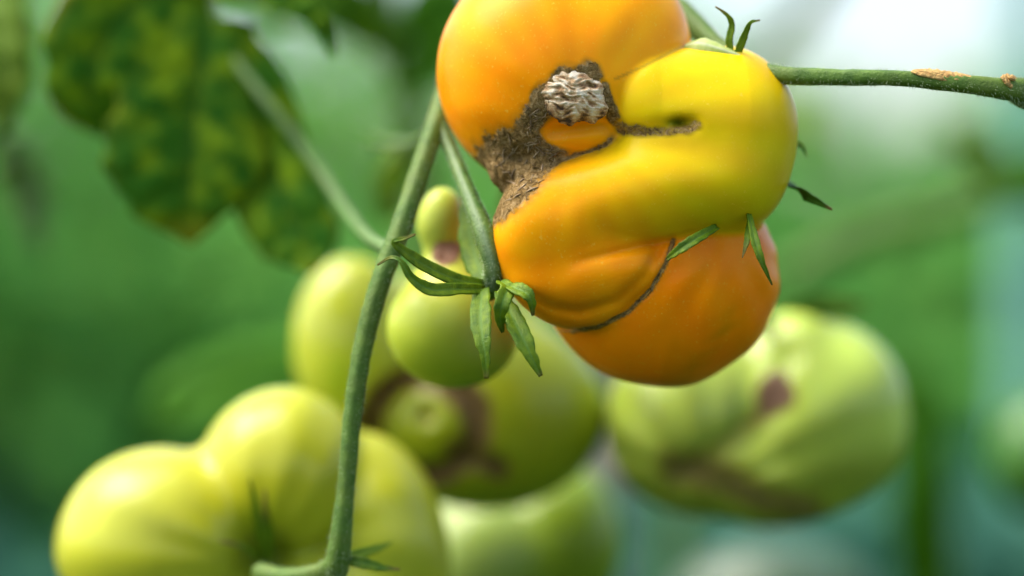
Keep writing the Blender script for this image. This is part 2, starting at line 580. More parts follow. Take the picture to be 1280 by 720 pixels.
def foliage_mass(name, label, count, x, y, top, size, dark, light, base=0.02, trans=0.3, lean=0.0, tint=(0.28, 0.50, 0.10)):
    """a bank of leaves too far off to tell apart: many small folded leaf blades"""
    n = count
    X = rng.uniform(x[0], x[1], n); Y = rng.uniform(y[0], y[1], n)
    H = np.array([top(a) for a in X]) * (1 - lean * (Y - y[1]) / (y[0] - y[1] + 1e-9))
    Z = base + (H - base) * rng.uniform(0, 1, n) ** 0.8
    S = rng.uniform(size[0], size[1], n)
    A = rng.normal(size=(n, 3)); A[:, 2] -= 0.5; A /= np.linalg.norm(A, axis=1, keepdims=True)
    B = np.cross(A, rng.normal(size=(n, 3)) * np.array([0.5, 0.5, 0.3]) + np.array([0, -0.5, 0.9])); B /= np.linalg.norm(B, axis=1, keepdims=True)
    Nn = np.cross(A, B)
    C = np.stack([X, Y, Z], 1)
    s = S[:, None]
    pts = [C, C + A * s * .45 + B * s * .32 + Nn * s * .10, C + A * s, C + A * s * .45 - B * s * .32 + Nn * s * .10, C + A * s * .5]
    V = np.stack(pts, 1).reshape(-1, 3)
    k = np.arange(n)[:, None] * 5
    F = np.concatenate([k + np.array([0, 4, 1]), k + np.array([1, 4, 2]), k + np.array([0, 3, 4]), k + np.array([3, 2, 4])])
    me = bpy.data.meshes.new(name)
    me.from_pydata(V.tolist(), [], F.tolist())
    m = green_material(name + "_green", dark, light, 5, trans, 0.7, 0.0, tipw=False, spec=0.08, tint=tint)
    o = link(name, me, m, None, "stuff")
    o["label"] = label; o["category"] = "foliage"
    return o

foliage_mass("hedge_foliage", "far bank of blurred green leaves closing off the view behind the tomatoes", 31000, (-1.9, 1.9), (2.7, 3.8),
             lambda x: 1.645 + 0.05 * math.sin(9 * x) + 0.16 * max(0, min(1, (-0.35 - x) * 4)) - 0.05 * max(0, min(1, x * 3)) + 0.07 * math.exp(-((x + 0.28) / 0.16) ** 2), (0.05, 0.10), (0.06, 0.23, 0.045), (0.14, 0.40, 0.075), trans=0.5, lean=0.27)
foliage_mass("added_row_foliage", "leafy green row added unseen behind the camera to darken reflections and front fill", 9000, (-2.2, 2.2), (-2.2, -1.5),  # unseen leaves added to cut the front fill and darken skin reflections
             lambda x: 1.5 + 0.1 * math.sin(5 * x), (0.07, 0.13), (0.03, 0.10, 0.02), (0.07, 0.18, 0.04))
foliage_mass("ground_cover", "low blurred bluish green leafy plants covering the ground behind the tomatoes", 16000, (-1.6, 1.6), (2.2, 3.0),
             lambda x: 0.98 + 0.06 * math.sin(5 * x), (0.05, 0.10), (0.03, 0.12, 0.08), (0.07, 0.20, 0.135), tint=(0.05, 0.25, 0.14))
foliage_mass("added_low_foliage", "dark green leaves added below the view to block light bounced up from the soil", 9000, (-1.3, 1.3), (0.15, 2.1),  # added below the view: keeps ground bounce off the undersides of the fruit
             lambda x: 0.86, (0.06, 0.11), (0.02, 0.07, 0.015), (0.05, 0.13, 0.03), tint=(0.06, 0.2, 0.02))

# ================================================================ THE FRUITING PLANT
plant = thing("tomato_plant", "tomato vine with the hairy green stems and lobed leaf bearing the tomatoes", "plant", P(1335, 360, 0.66).xy.to_3d())
vine_x = P(1340, 0, 0.64).x
tube("vine", [(vine_x + .004, .655, 0), (vine_x, .65, .5), (vine_x + .003, .645, 1.0), P(1325, 140, .625), (vine_x + .002, .64, 1.5), (vine_x - .004, .65, 1.85)],
     [.008, .0075, .0065, .006, .0055, .004], MAT["stem"], plant)
D = 0.606
truss, tc1, tr1 = tube("truss_stem", [P(1325, 140, .622), P(1282, 117, .612), P(1250, 110, .606), P(1130, 98, .604), P(1040, 96, .607), P(955, 90, .614), P(900, 62, .63), P(840, 5, .648), P(760, -45, .663), P(660, -50, .668), P(580, 30, .655),
                                 P(556, 120, .640), P(537, 180, .630), P(505, 275, .622), P(477, 350, .618), P(455, 430, .617), P(441, 520, .617), P(433, 610, .618), P(424, 690, .620), P(415, 735, .625)],
     [px(a, D) for a in (20, 19, 13, 9.5, 10.5, 12, 14, 16, 15, 15, 15, 14, 14, 14, 13.2, 12.5, 11.8, 11.2, 15, 15)], MAT["stem"], plant, seg=18, per=16)
ped2, pc2, pr2 = tube("pedicel", [P(548, 150, .634), P(566, 192, .628), P(585, 240, .618), P(605, 290, .611), P(618, 335, .611), P(612, 362, .618)],
                      [px(a, D) for a in (9.5, 8.5, 10, 13, 14, 13)], MAT["stalk"], plant, vein_side=1.2)
ped5, pc5, pr5 = tube("pedicel", [P(424, 704, .621), P(400, 716, .625), P(360, 722, .632), P(325, 716, .643)], [px(a, D) for a in (17, 12, 12, 13)], MAT["stem"], plant)
tube("pedicel", [P(900, 62, .63), P(880, 75, .632), P(850, 110, .640)], [px(a, D) for a in (9, 9, 10)], MAT["stem"], plant)
tube("pedicel", [P(640, -52, .668), P(640, 200, .70), P(600, 420, .735)], [px(a, .7) for a in (10, 9, 9)], MAT["stem"], plant)
tube("pedicel", [P(800, -20, .655), P(850, 150, .69), P(900, 330, .715), P(960, 405, .735)], [px(a, .7) for a in (10, 9, 9, 9)], MAT["stem"], plant)
tube("pedicel", [P(415, 732, .625), P(470, 830, .68), P(600, 850, .76), P(650, 790, .79)], [px(a, .65) for a in (11, 10, 10, 9)], MAT["stem"], plant)
hairs("stem_hair", plant, [(tc1, tr1), (pc2, pr2), (pc5, pr5)], 12000, 0.0010, 0.000035)

def bark_scar(pts, rad, seed):
    """torn tan strip of bark lying along the top of the stem"""
    C = catmull(pts, 40)
    verts, faces = [], []
    for i in range(40):
        e = math.sin(math.pi * i / 39) ** 0.5
        for j in range(9):
            th = -1.1 + 2.2 * j / 8
            r = rad * (1.04 + 0.10 * e + 0.35 * max(0, mnoise.noise(Vector((i * .4, j * .9, seed)))) * e)
            verts.append(Vector(C[i]) + Vector((0, -math.sin(0.75 + th * e * 0.8) * r, math.cos(0.75 + th * e * 0.8) * r)))
    for i in range(39):
        for j in range(8):
            faces.append((i * 9 + j, (i + 1) * 9 + j, (i + 1) * 9 + j + 1, i * 9 + j + 1))
    o = link("bark_scar", mesh_from("bark_scar", verts, faces), MAT["bark"], plant)
    s = o.modifiers.new("thickness", 'SOLIDIFY'); s.thickness = 0.0004; s.offset = -1
    return o
bark_scar([P(1138, 98.5, .604), P(1165, 100, .6045), P(1190, 103, .605), P(1214, 106, .605)], px(9.6, .604), 2)
bark_scar([P(1250, 110, .606), P(1262, 112, .608), P(1270, 114, .610)], px(14, .606), 5)
for (u, v, a) in ((1178, 92, 10), (1186, 93, -15), (1204, 95, 30), (1209, 97, 10), (1264, 97, 20)):
    ico_lump("bark_flake", P(u, v + 1, .6045), (px(5, .6), px(3, .6), px(2.2, .6)), 0.6, 1.5, MAT["bark"], plant, 3, a)

# ================================================================ 1. THE BIG ORANGE AND YELLOW TOMATO
SCAR_LINE = [(596, 226), (622, 236), (655, 210), (672, 192), (690, 206), (712, 203), (745, 192), (768, 176)]
SCAR_UP = [(655, 205), (664, 160), (682, 128), (700, 108), (735, 106)]
SLIT = [(770, 168), (800, 172), (826, 172), (850, 170), (862, 165)]
SEAM = [(836, 302), (826, 330), (808, 362), (780, 390), (746, 407), (715, 413), (668, 411)]
LIP = [(655, 366), (690, 384), (722, 389), (765, 376), (800, 345), (818, 315)]
def main_lobes(p):
    A = ell(p, (698, 92, 0), (152, 152, 138))
    A = smin(A, ell(p, (770, 55, -10), (90, 105, 110)), 40)
    A = smin(A, ell(p, (742, 126, 46), (50, 42, 62), -25), 40)
    U = cap(p, (804, 133, 71), (905, 140, 44), 57, 74)
    B = smin(U, ell(p, (880, 195, 28), (108, 108, 100)), 55)
    arm = cap(p, (895, 218, 55), (686, 275, 82), 70, 57)
    arm = smin(arm, ell(p, (812, 240, 50), (140, 56, 88), -8), 40)
    B = smin(B, arm, 22)
    C = ell(p, (726, 318, 66), (101, 94, 62), 8)
    C = smin(C, ell(p, (737, 345, 92), (92, 36, 40), -8), 14)
    Dd = ell(p, (829, 348, -22), (148, 136, 128), -10)
    Dd = Dd + 4.0 * wob(p, 78, 6) + 1.2 * np.sin(np.arctan2(p[1] - 290, p[0] - 905) * 13 + wob(p, 60, 2)) * sstep(30, 90, np.hypot(p[0] - 905, p[1] - 290))
    Fill = ell(p, (674, 207, 44), (66, 48, 54))
    return A, B, C, Dd, Fill
def main_f(p):
    A, B, C, Dd, Fill = main_lobes(p)
    f = smin(B, C, 54 - 47 * sstep(640, 780, p[0]))
    f = smin(f, A, 6)
    f = smin(f, Fill, 10)
    f = smin(f, Dd, 12 - 7 * np.exp(-((p[0] - 790) / 60) ** 2))
    front = sstep(30, 70, p[2])
    f = f + front * 5 * sstep(700, 770, p[0]) * np.exp(-(seg2(p, [(712, 331), (760, 318), (800, 309), (832, 303)]) / 6) ** 2)
    f = f + front * 4.5 * np.exp(-(seg2(p, LIP) / 7) ** 2)
    f = f + front * 2.5 * np.exp(-(seg2(p, SEAM[:6]) / 4) ** 2)
    f = f + front * 4 * np.exp(-(seg2(p, [(764, 170), (800, 171), (835, 165), (856, 163)]) / 9.5) ** 2)
    f = f + front * 13 * np.exp(-(((p[0] - 843) / 11) ** 2 + ((p[1] - 161) / 5) ** 2))
    f = f + front * 12 * np.exp(-(((p[0] - 648) / 14) ** 2 + ((p[1] - 203) / 10) ** 2))
    f = f + front * 12 * np.exp(-(seg2(p, [(690, 168), (750, 160)]) / 12) ** 2)
    th = np.arctan2(p[1] - 165, p[0] - 720)
    f = f + 3.2 * wob(p, 50) + 0.5 * wob(p, 14, 8) + 0.9 * np.sin(th * 11 + 1.5 * wob(p, 70, 3)) * sstep(50, 130, np.hypot(p[0] - 720, p[1] - 165)) * front
    return f
OR, YE, YG, DO = (0.93, 0.30, 0.002), (0.80, 0.53, 0.004), (0.50, 0.44, 0.006), (0.93, 0.25, 0.001)
def main_paint(p):
    A, B, C, Dd, Fill = main_lobes(p)
    s = 2.8
    wa, wb, wc, wd = (np.exp(-np.clip(x, -40, 80) / s) for x in (A, B, C, Dd))
    wc = wc * 0.8
    # the yellow fold turns orange at its left end, greener low on the right
    t = sstep(830, 655, p[0] - 0.8 * (p[1] - 210)) 
    g = sstep(90, 230, (p[0] - 780) * 0.75 + (p[1] - 170) * 1.15)
    cb = np.array(YE)[None] * (1 - t[:, None]) + np.array((0.92, 0.36, 0.003))[None] * t[:, None]
    cb = cb * (1 - 0.62 * g[:, None]) + np.array(YG)[None] * 0.62 * g[:, None]
    tot = wa + wb + wc + wd
    ca = np.array(OR)[None] + sstep(640, 800, p[0])[:, None] * np.array((0.0, 0.07, 0.0))[None]
    pig = (wa[:, None] * ca + wb[:, None] * cb + wc[:, None] * np.array((0.88, 0.29, 0.002)) + wd[:, None] * np.array(DO)) / tot[:, None]
    streak = 0.05 * np.sin(np.arctan2(p[1] - 165, p[0] - 720) * 23 + 2 * wob(p, 60, 3)) * sstep(40, 120, np.hypot(p[0] - 720, p[1] - 165))
    pig = pig * (1 + np.array((0.2, 1, 0))[None] * streak[:, None])
    # faint darker streaks and greenish stains on the lower lobe, paler bruises on the upper one
    st = np.exp(-(np.hypot((p[0] - 885 + 0.6 * (p[1] - 430)) / 16, (p[1] - 425) / 44)) ** 2) * (0.5 + 0.5 * wob(p, 7, 11))
    st = st + 0.35 * sstep(0.25, 0.7, wob(p, 26, 13)) * (wd / tot)
    pig = pig * (1 - np.array((0.40, 0.22, 0.0))[None] * np.clip(st, 0, 1)[:, None])
    pig = pig * (1 + np.array((0.02, 0.16, 0.3))[None] * (wob(p, 33, 2) * 0.6 + wob(p, 12, 9) * 0.35)[:, None])
    gp = np.exp(-(np.hypot((p[0] - 838) / 15, (p[1] - 161) / 6)) ** 2)[:, None]
    pig = pig * (1 - 0.9 * gp) + np.array((0.12, 0.17, 0.005))[None] * 0.9 * gp
    # corky scars
    front = sstep(-20, 30, p[2])
    n1 = wob(p, 9, 5) * 6 + wob(p, 4, 12) * 3
    sc = 1 - sstep(5, 19, seg2(p, SCAR_LINE[:4]) + n1)
    sc = np.maximum(sc, 1 - sstep(1, 10, seg2(p, SCAR_LINE[3:]) + 0.6 * n1))
    sc = np.maximum(sc, 1 - sstep(24, 56, np.hypot((p[0] - 640) * 0.8, p[1] - 208) + n1))
    sc = np.maximum(sc, 1 - sstep(26, 54, seg2(p, [(612, 244), (650, 205), (668, 192)]) + n1))
    sc = np.maximum(sc, 1 - sstep(5, 22, seg2(p, SCAR_UP) + n1))
    sc = np.maximum(sc, 1 - sstep(3, 10, seg2(p, [(752, 118), (760, 150), (775, 170)]) + n1 * 0.6))
    sc = np.maximum(sc, 0.62 * (1 - sstep(2, 10, seg2(p, SLIT) + n1 * 0.5)))
    # the lower edge of the scar is clean: the yellow fold overlaps it
    sc = sc * sstep(-2, 5, B + 2)  + 0.62 * (1 - sstep(2, 10, seg2(p, SLIT) + n1 * 0.5)) * (1 - sstep(-2, 5, B + 2))
    # the hollow below the scab stays orange
    sc = sc * (1 - (1 - sstep(0.7, 1.05, np.hypot((p[0] - 716) / 48, (p[1] - 172) / 23))))
    sc = np.maximum(sc, 0.75 * (1 - sstep(1.5, 4.5, seg2(p, SEAM[:6]))) )
    sc = np.maximum(sc, 0.36 * (1 - sstep(0.8, 3.2, seg2(p, [(764, 109), (800, 92), (858, 60)]))))  # crease between the upper lobes: its darkening is painted into the colour, no cork
    return np.clip(pig, 0, 1), np.clip(sc, 0, 1) * front

DM = 0.626
t1 = thing("tomato", "big ripe orange and yellow folded tomato with a corky brown scar and a pale scab", "tomato", P(840, 485, DM))
link("fruit_body", fruit_mesh("fruit_body", main_f, (530, -80, -165), (1005, 505, 180), 2.6, 0, 0, DM, main_paint, rough_scar=1.5), MAT["ripe"], t1)
def PM(u, v, w):
    return Vector(((u - 640) * K * DM, DM - w * K * DM, CAM_Z - (v - 360) * K * DM))
def surf_w(u, v):
    ws = np.arange(185, -60, -0.5)
    val = main_f([np.full_like(ws, u), np.full_like(ws, v), ws])
    k = np.nonzero(val < 0)[0]
    return float(ws[k[0]]) if len(k) else 60.0
def scab_patch():
    """dry torn blossom scab: a ragged patch of streaky ridges grown onto the skin"""
    nu, nv = 96, 84
    U = np.linspace(668, 762, nu); V = np.linspace(90, 170, nv)
    verts, tone, keep = [], [], np.zeros((nv, nu), dtype=bool)
    wmid = {}
    for b in range(nv):
        for a in range(nu):
            u, v = U[a], V[b]
            x, y = u - 715, v - 130
            c_, s_ = math.cos(R(-14)), math.sin(R(-14))
            xr, yr = c_ * x - s_ * y, s_ * x + c_ * y
            ang = math.atan2(yr, xr)
            lim = 1 + 0.22 * mnoise.noise(Vector((math.cos(ang) * 1.3, math.sin(ang) * 1.3, 2.0))) + 0.14 * mnoise.noise(Vector((math.cos(ang) * 4, math.sin(ang) * 4, 7.0)))
            rr = math.hypot(xr / 42, yr / 33) / lim
            keep[b, a] = rr < 1
            wu = mnoise.noise(Vector((xr / 22, yr / 22, 3.1))) * 9
            st = 1 - abs(mnoise.noise(Vector((xr / 20 + wu / 30, (yr + wu) / 5.2, 1.7)))) * 2.2
            st2 = 1 - abs(mnoise.noise(Vector(((xr + 0.4 * yr) / 9, (yr + wu) / 3.0, 8.0)))) * 2.0
            hole = max(0, 1 - math.hypot((xr - 16) / 10, (yr + 17) / 6)) + 0.7 * max(0, 1 - math.hypot((xr + 6) / 12, (yr - 6) / 4))
            h = (0.62 * st + 0.38 * st2)
            edge = max(0.0, 1 - rr ** 3)
            key = (round(u / 3), round(v / 3))
            if key not in wmid:
                wmid[key] = surf_w(u, v)
            w0 = 0.5 * wmid[key] + 0.5 * (main_w0 if rr < 1 else wmid[key])
            verts.append(PM(u, v, w0 - 1.5 + edge * (7 + 4.2 * h - 9 * hole)))
            tone.append(min(1, max(0, 0.34 + 0.5 * h - 0.8 * hole + 0.55 * mnoise.noise(Vector((xr / 11, yr / 7, 5))) - (0.28 if yr > 12 else 0) * (yr - 12) / 14)))
    faces = []
    for b in range(nv - 1):
        for a in range(nu - 1):
            if keep[b, a] and keep[b, a + 1] and keep[b + 1, a] and keep[b + 1, a + 1]:
                k = b * nu + a
                faces.append((k, k + nu, k + nu + 1, k + 1))
    used = sorted({i for f in faces for i in f}); idx = {o: n for n, o in enumerate(used)}
    me = mesh_from("scab", [verts[i] for i in used], [tuple(idx[i] for i in f) for f in faces])
    set_float(me, "tone", [tone[i] for i in used])
    o = link("scab", me, MAT["scab"], t1)
    so = o.modifiers.new("thickness", 'SOLIDIFY'); so.thickness = 0.0012; so.offset = -1
main_w0 = surf_w(715, 130)
scab_patch()
_sl = catmull([(u, v, 0) for u, v in [(836, 300), (826, 330), (808, 362), (780, 390), (746, 407), (715, 413), (700, 413)]], 40)
tube("seam_cord", [PM(q[0], q[1], surf_w(q[0], q[1]) - 0.5) for q in _sl], [px(a, DM) for a in (1.5, 1.3, 1.1, 1.5, 1.2, 1.5, 1.0)],
     plain_material("cork_cord", (0.28, 0.12, 0.015), (0.60, 0.36, 0.09), 700, 0.85), t1, seg=8, per=4, lump=0.6)
fv, ff = [], []
for i in range(220):
    u0, v0 = random.choice([(random.uniform(604, 690), random.uniform(185, 262)), (random.uniform(655, 690), random.uniform(125, 200)), (random.uniform(690, 800), random.uniform(165, 205))])
    if surf_w(u0, v0) <= 60.0:
        continue
    a_, ln = random.gauss(-0.7, 0.7), random.uniform(6, 20)
    bend = random.uniform(-0.09, 0.09)
    q = []
    for k in range(6):
        q.append((u0, v0)); u0 += math.cos(a_) * ln / 5; v0 += math.sin(a_) * ln / 5; a_ += bend * 4
    if min(surf_w(*c) for c in q) < 62 or min(main_paint([np.array([c[0]]), np.array([c[1]]), np.array([surf_w(*c)])])[1][0] for c in q[::2]) < 0.5:
        continue
    wd = random.uniform(0.5, 1.5)
    base = len(fv)
    for k, (uu, vv) in enumerate(q):
        w0 = surf_w(uu, vv) + random.uniform(0, 1.2)
        e = wd * math.sin(math.pi * (k + 0.6) / 6.2)
        nx_, ny_ = -math.sin(a_), math.cos(a_)
        fv += [PM(uu + nx_ * e, vv + ny_ * e, w0 - 0.8), PM(uu, vv, w0 + e * 1.4 + 1.0), PM(uu - nx_ * e, vv - ny_ * e, w0 - 0.8)]
    for k in range(5):
        b0 = base + k * 3
        ff += [(b0, b0 + 3, b0 + 4, b0 + 1), (b0 + 1, b0 + 4, b0 + 5, b0 + 2)]
link("cork_fibres", mesh_from("cork_fibres", fv, ff), plain_material("cork_fibre", (0.16, 0.09, 0.03), (0.62, 0.46, 0.27), 500, 0.85), t1, "stuff")
# sepals that show round its edge
sp = sepal(t1, [(856, 57, .614), (874, 54, .611), (900, 61, .610), (926, 70, .610)], 17, normal=(0, -1, .6), fold=-0.3, dry=0, mat="sepal_pale")
sepal(t1, [(914, 72, .613), (912, 50, .612), (915, 30, .611), (908, 18, .610), (894, 8, .610)], 6, normal=(-.5, -1, 0), dry=1, dry_from=.7, prof=[1, 1, .9, .8, .6, .4, .15])
sepal(t1, [(918, 74, .612), (926, 55, .611), (932, 40, .610), (938, 28, .609), (950, 25, .609)], 6, normal=(.4, -1, .1), dry=.9, dry_from=.85, prof=[1.1, 1.1, 1, .8, .6, .4, .15])
sepal(t1, [(972, 222, .636), (990, 232, .624), (1010, 245, .616), (1040, 262, .612)], 12, normal=(.2, -1, -.5), dry=.9, dry_from=.9, mat="sepal_dark")
sepal(t1, [(984, 180, .633), (995, 180, .630), (1003, 184, .628), (1008, 196, .627)], 5, dry=.5, mat="sepal_dark")
sepal(t1, [(936, 268, .606), (943, 300, .600), (952, 326, .599), (965, 356, .602)], 7, normal=(.3, -1, 0), dry=.7, dry_from=.9, fold=.5)
sepal(t1, [(938, 270, .608), (934, 300, .602), (928, 322, .601)], 5, normal=(-.3, -1, 0), dry=.8, dry_from=.5)
sepal(t1, [(896, 284, .606), (868, 300, .598), (850, 312, .597), (834, 324, .599)], 8, normal=(.1, -1, .4), fold=.6, dry=.2, prof=[.6, .95, 1, 1, .9, .7, .35])

# ================================================================ 2. SMALL GREEN TOMATO WITH THE OPEN CALYX
def small_f(p):
    a = ell(p, (567, 410, 0), (83, 76, 76))
    b = ell(p, (551, 276, 0), (30, 42, 30), 8)
    c = cap(p, (556, 300, -5), (563, 360, 0), 24, 46)
    f = smin(smin(a, c, 24), b, 12)
    f = f + 4 * np.exp(-(np.hypot(p[0] - 559, p[1] - 319) / 15) ** 2)
    return f + 1.6 * wob(p, 40, 4)
def small_paint(p):
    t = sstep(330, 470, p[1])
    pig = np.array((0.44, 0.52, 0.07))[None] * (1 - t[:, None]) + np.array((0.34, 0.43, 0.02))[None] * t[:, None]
    y = np.exp(-(np.hypot((p[0] - 545) / 40, (p[1] - 352) / 16)) ** 2)
    pig = pig + y[:, None] * np.array((0.16, 0.06, -0.03))[None]
    pale = np.exp(-(np.hypot((p[0] - 610) / 26, (p[1] - 420) / 30)) ** 2) * 0.10
    pig = pig + pale[:, None]
    sc = (1 - sstep(13, 22, np.hypot(p[0] - 558, (p[1] - 317) * 1.1) + 4 * wob(p, 6, 2))) * sstep(-5, 5, p[2])
    return np.clip(pig, 0, 1), sc
t2 = thing("tomato", "small round green tomato under a star of curled green sepals beside the big orange one", "tomato", P(567, 486, .648))
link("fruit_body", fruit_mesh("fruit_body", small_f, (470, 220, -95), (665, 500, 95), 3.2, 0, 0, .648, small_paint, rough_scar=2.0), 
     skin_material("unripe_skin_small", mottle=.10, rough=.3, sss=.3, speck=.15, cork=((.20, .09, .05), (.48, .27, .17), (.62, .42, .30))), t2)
c0 = (606, 358)
ico_lump("calyx_base", P(607, 360, .617), (px(20, .61), px(16, .61), px(17, .61)), 0.12, 1.5, MAT["sepal"], t2, 4, 0, False)
sepal(t2, [(604, 356, .612), (570, 350, .606), (530, 332, .601), (501, 312, .597), (492, 302, .595), (503, 299, .596), (519, 293, .598)], 11, normal=(.1, -1, .5), fold=.45, dry=.6, dry_from=.75, prof=[.7, 1, 1, .7, .4, .28, .12])
sepal(t2, [(606, 362, .611), (570, 362, .604), (538, 362, .600), (515, 348, .598), (502, 328, .597), (489, 322, .598), (472, 331, .600)], 10, normal=(0, -1, .3), fold=.5, dry=.6, dry_from=.75, prof=[.7, 1, 1, .7, .42, .26, .12])
sepal(t2, [(603, 362, .610), (601, 392, .602), (603, 420, .598), (607, 445, .597), (608, 473, .598)], 16, normal=(-.15, -1, .1), fold=.35, dry=.6, dry_from=.88, prof=[.7, 1, 1, .85, .6, .42, .2])
sepal(t2, [(626, 352, .606), (634, 360, .600), (628, 378, .597), (625, 396, .598), (628, 415, .602)], 12, normal=(.2, -1, .2), fold=.5, dry=.2, prof=[.6, .95, 1, 1, .8, .6, .2])
sepal(t2, [(625, 365, .609), (638, 392, .602), (652, 420, .598), (664, 445, .597), (676, 470, .598)], 15, normal=(.2, -1, .1), fold=.45, dry=.6, dry_from=.92, prof=[.6, .9, 1, 1, .8, .55, .2])
sepal(t2, [(628, 356, .604), (642, 360, .599), (656, 366, .597), (664, 376, .597), (666, 394, .599)], 10, normal=(.3, -1, .4), fold=.5, dry=.7, dry_from=.85, prof=[.6, .9, 1.1, 1.1, .9, .6, .2])
sepal(t2, [(606, 352, .614), (594, 320, .620), (586, 285, .624), (580, 240, .630)], 20, normal=(-.1, -1, 0), fold=.15, dry=0, prof=[.7, 1, 1.05, 1, .9, .6, .25])

# ================================================================ 3. LARGE LOBED GREEN TOMATO BEHIND
EYE = (532, 528)
def lobed_lobes(p):
    L = ell(p, (446, 440, 8), (80, 120, 84), -6)
    M = ell(p, (606, 515, -5), (150, 122, 112))
    T = ell(p, (560, 430, -40), (120, 95, 85))
    return L, M, T
def lobed_f(p):
    L, M, T = lobed_lobes(p)
    f = smin(smin(L, M, 16), T, 30)
    fr = sstep(0, 40, p[2])
    r = np.hypot((p[0] - EYE[0]) / 1.12, p[1] - EYE[1])
    f = f + fr * 12 * np.exp(-((r - 56) / 13) ** 2) - fr * 8 * np.exp(-(r / 34) ** 2) + fr * 12 * np.exp(-(np.hypot(p[0] - 536, p[1] - 514) / 12) ** 2)
    f = f + fr * 8 * np.exp(-(seg2(p, [(575, 562), (622, 576)]) / 13) ** 2)
    return f + 3 * wob(p, 60, 9)
def lobed_paint(p):
    L, M, T = lobed_lobes(p)
    w = sstep(-16, 16, L - M)[:, None]
    pig = np.array((0.45, 0.51, 0.03))[None] * (1 - w) + np.array((0.29, 0.34, 0.01))[None] * w
    st = np.exp(-(np.hypot((p[0] - 430) / 16, (p[1] - 470) / 30)) ** 2)[:, None]
    pig = pig - st * np.array((0.12, 0.06, 0.02))[None]
    n1 = wob(p, 14, 6) * 9
    r = np.hypot((p[0] - EYE[0]) / 1.12, p[1] - EYE[1])
    sc = 1 - sstep(9, 22, np.abs(r - 60) + n1)
    sc = np.maximum(sc, 1 - sstep(10, 24, seg2(p, [(575, 562), (622, 576)]) + n1))
    sc = np.maximum(sc, 1 - sstep(4, 12, np.hypot(p[0] - 536, p[1] - 514)))
    return np.clip(pig, 0.001, 1), np.clip(sc, 0, 1) * sstep(0, 20, p[2]) * 0.66
t3 = thing("tomato", "large lobed green tomato with a round brown ring scar, behind the bare stem", "tomato", P(600, 632, .75))
link("fruit_body", fruit_mesh("fruit_body", lobed_f, (350, 300, -140), (775, 655, 140), 5.0, 0, 0, .75, lobed_paint, rough_scar=2.5), MAT["unripe"], t3)

# ================================================================ 4. YELLOW GREEN TOMATO, BOTTOM LEFT
def kidney_lobes(p):
    return (ell(p, (204, 678, 18), (130, 120, 118), -8), ell(p, (352, 592, 0), (104, 108, 104), 20), ell(p, (478, 665, -24), (78, 128, 88), -18), ell(p, (350, 770, -5), (190, 90, 100)))
def kidney_f(p):
    a, b, c, d = kidney_lobes(p)
    f = smin(smin(smin(a, b, 26), c, 18), d, 22)
    fr = sstep(0, 40, p[2])
    f = f + fr * 26 * np.exp(-(np.hypot((p[0] - 334) / 30, (p[1] - 700) / 42)) ** 2)
    th = np.arctan2(p[1] - 700, p[0] - 334)
    f = f + 1.0 * np.sin(th * 15 + 2 * wob(p, 60, 5)) * sstep(30, 90, np.hypot(p[0] - 334, p[1] - 700)) * fr
    return f + 2.4 * wob(p, 56, 2)
def kidney_paint(p):
    a, b, c, d = kidney_lobes(p)
    n = wob(p, 45, 7)
    y = np.clip(0.5 + 0.35 * n + 0.5 * np.exp(-(np.hypot((p[0] - 290) / 90, (p[1] - 620) / 70)) ** 2), 0, 1)[:, None]
    pig = np.array((0.39, 0.46, 0.04))[None] * (1 - y) + np.array((0.48, 0.46, 0.01))[None] * y
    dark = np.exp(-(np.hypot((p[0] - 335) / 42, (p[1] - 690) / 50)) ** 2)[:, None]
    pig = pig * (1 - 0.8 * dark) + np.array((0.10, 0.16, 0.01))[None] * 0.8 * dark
    return np.clip(pig, 0, 1), np.zeros(len(p[0]))
t4 = thing("tomato", "yellow green kidney shaped tomato at the lower left, the bare stem crossing in front", "tomato", P(320, 860, .695))
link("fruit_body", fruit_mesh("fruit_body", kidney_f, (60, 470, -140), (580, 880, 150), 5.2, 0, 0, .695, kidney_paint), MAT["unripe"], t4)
sepal(t4, [(330, 700, .668), (326, 670, .660), (320, 635, .654), (312, 598, .650)], 8, d_ref=.65, normal=(-.3, -1, 0), dry=.4)
sepal(t4, [(336, 702, .668), (336, 670, .661), (332, 645, .656), (331, 612, .652)], 8, d_ref=.65, normal=(.4, -1, 0), dry=1, dry_from=.5)
sepal(t4, [(325, 700, .668), (310, 688, .660), (292, 680, .652), (274, 677, .648)], 6, d_ref=.65, normal=(0, -1, .4), dry=1, dry_from=.4)
sepal(t4, [(425, 700, .622), (450, 703, .621), (475, 709, .622), (500, 712, .624)], 9, d_ref=.62, normal=(0, -1, .4), dry=.8, dry_from=.75)
sepal(t4, [(428, 696, .626), (450, 692, .630), (475, 684, .634), (490, 678, .637)], 8, d_ref=.62, normal=(0, -1, .3), dry=.1, mat="leaf_light")

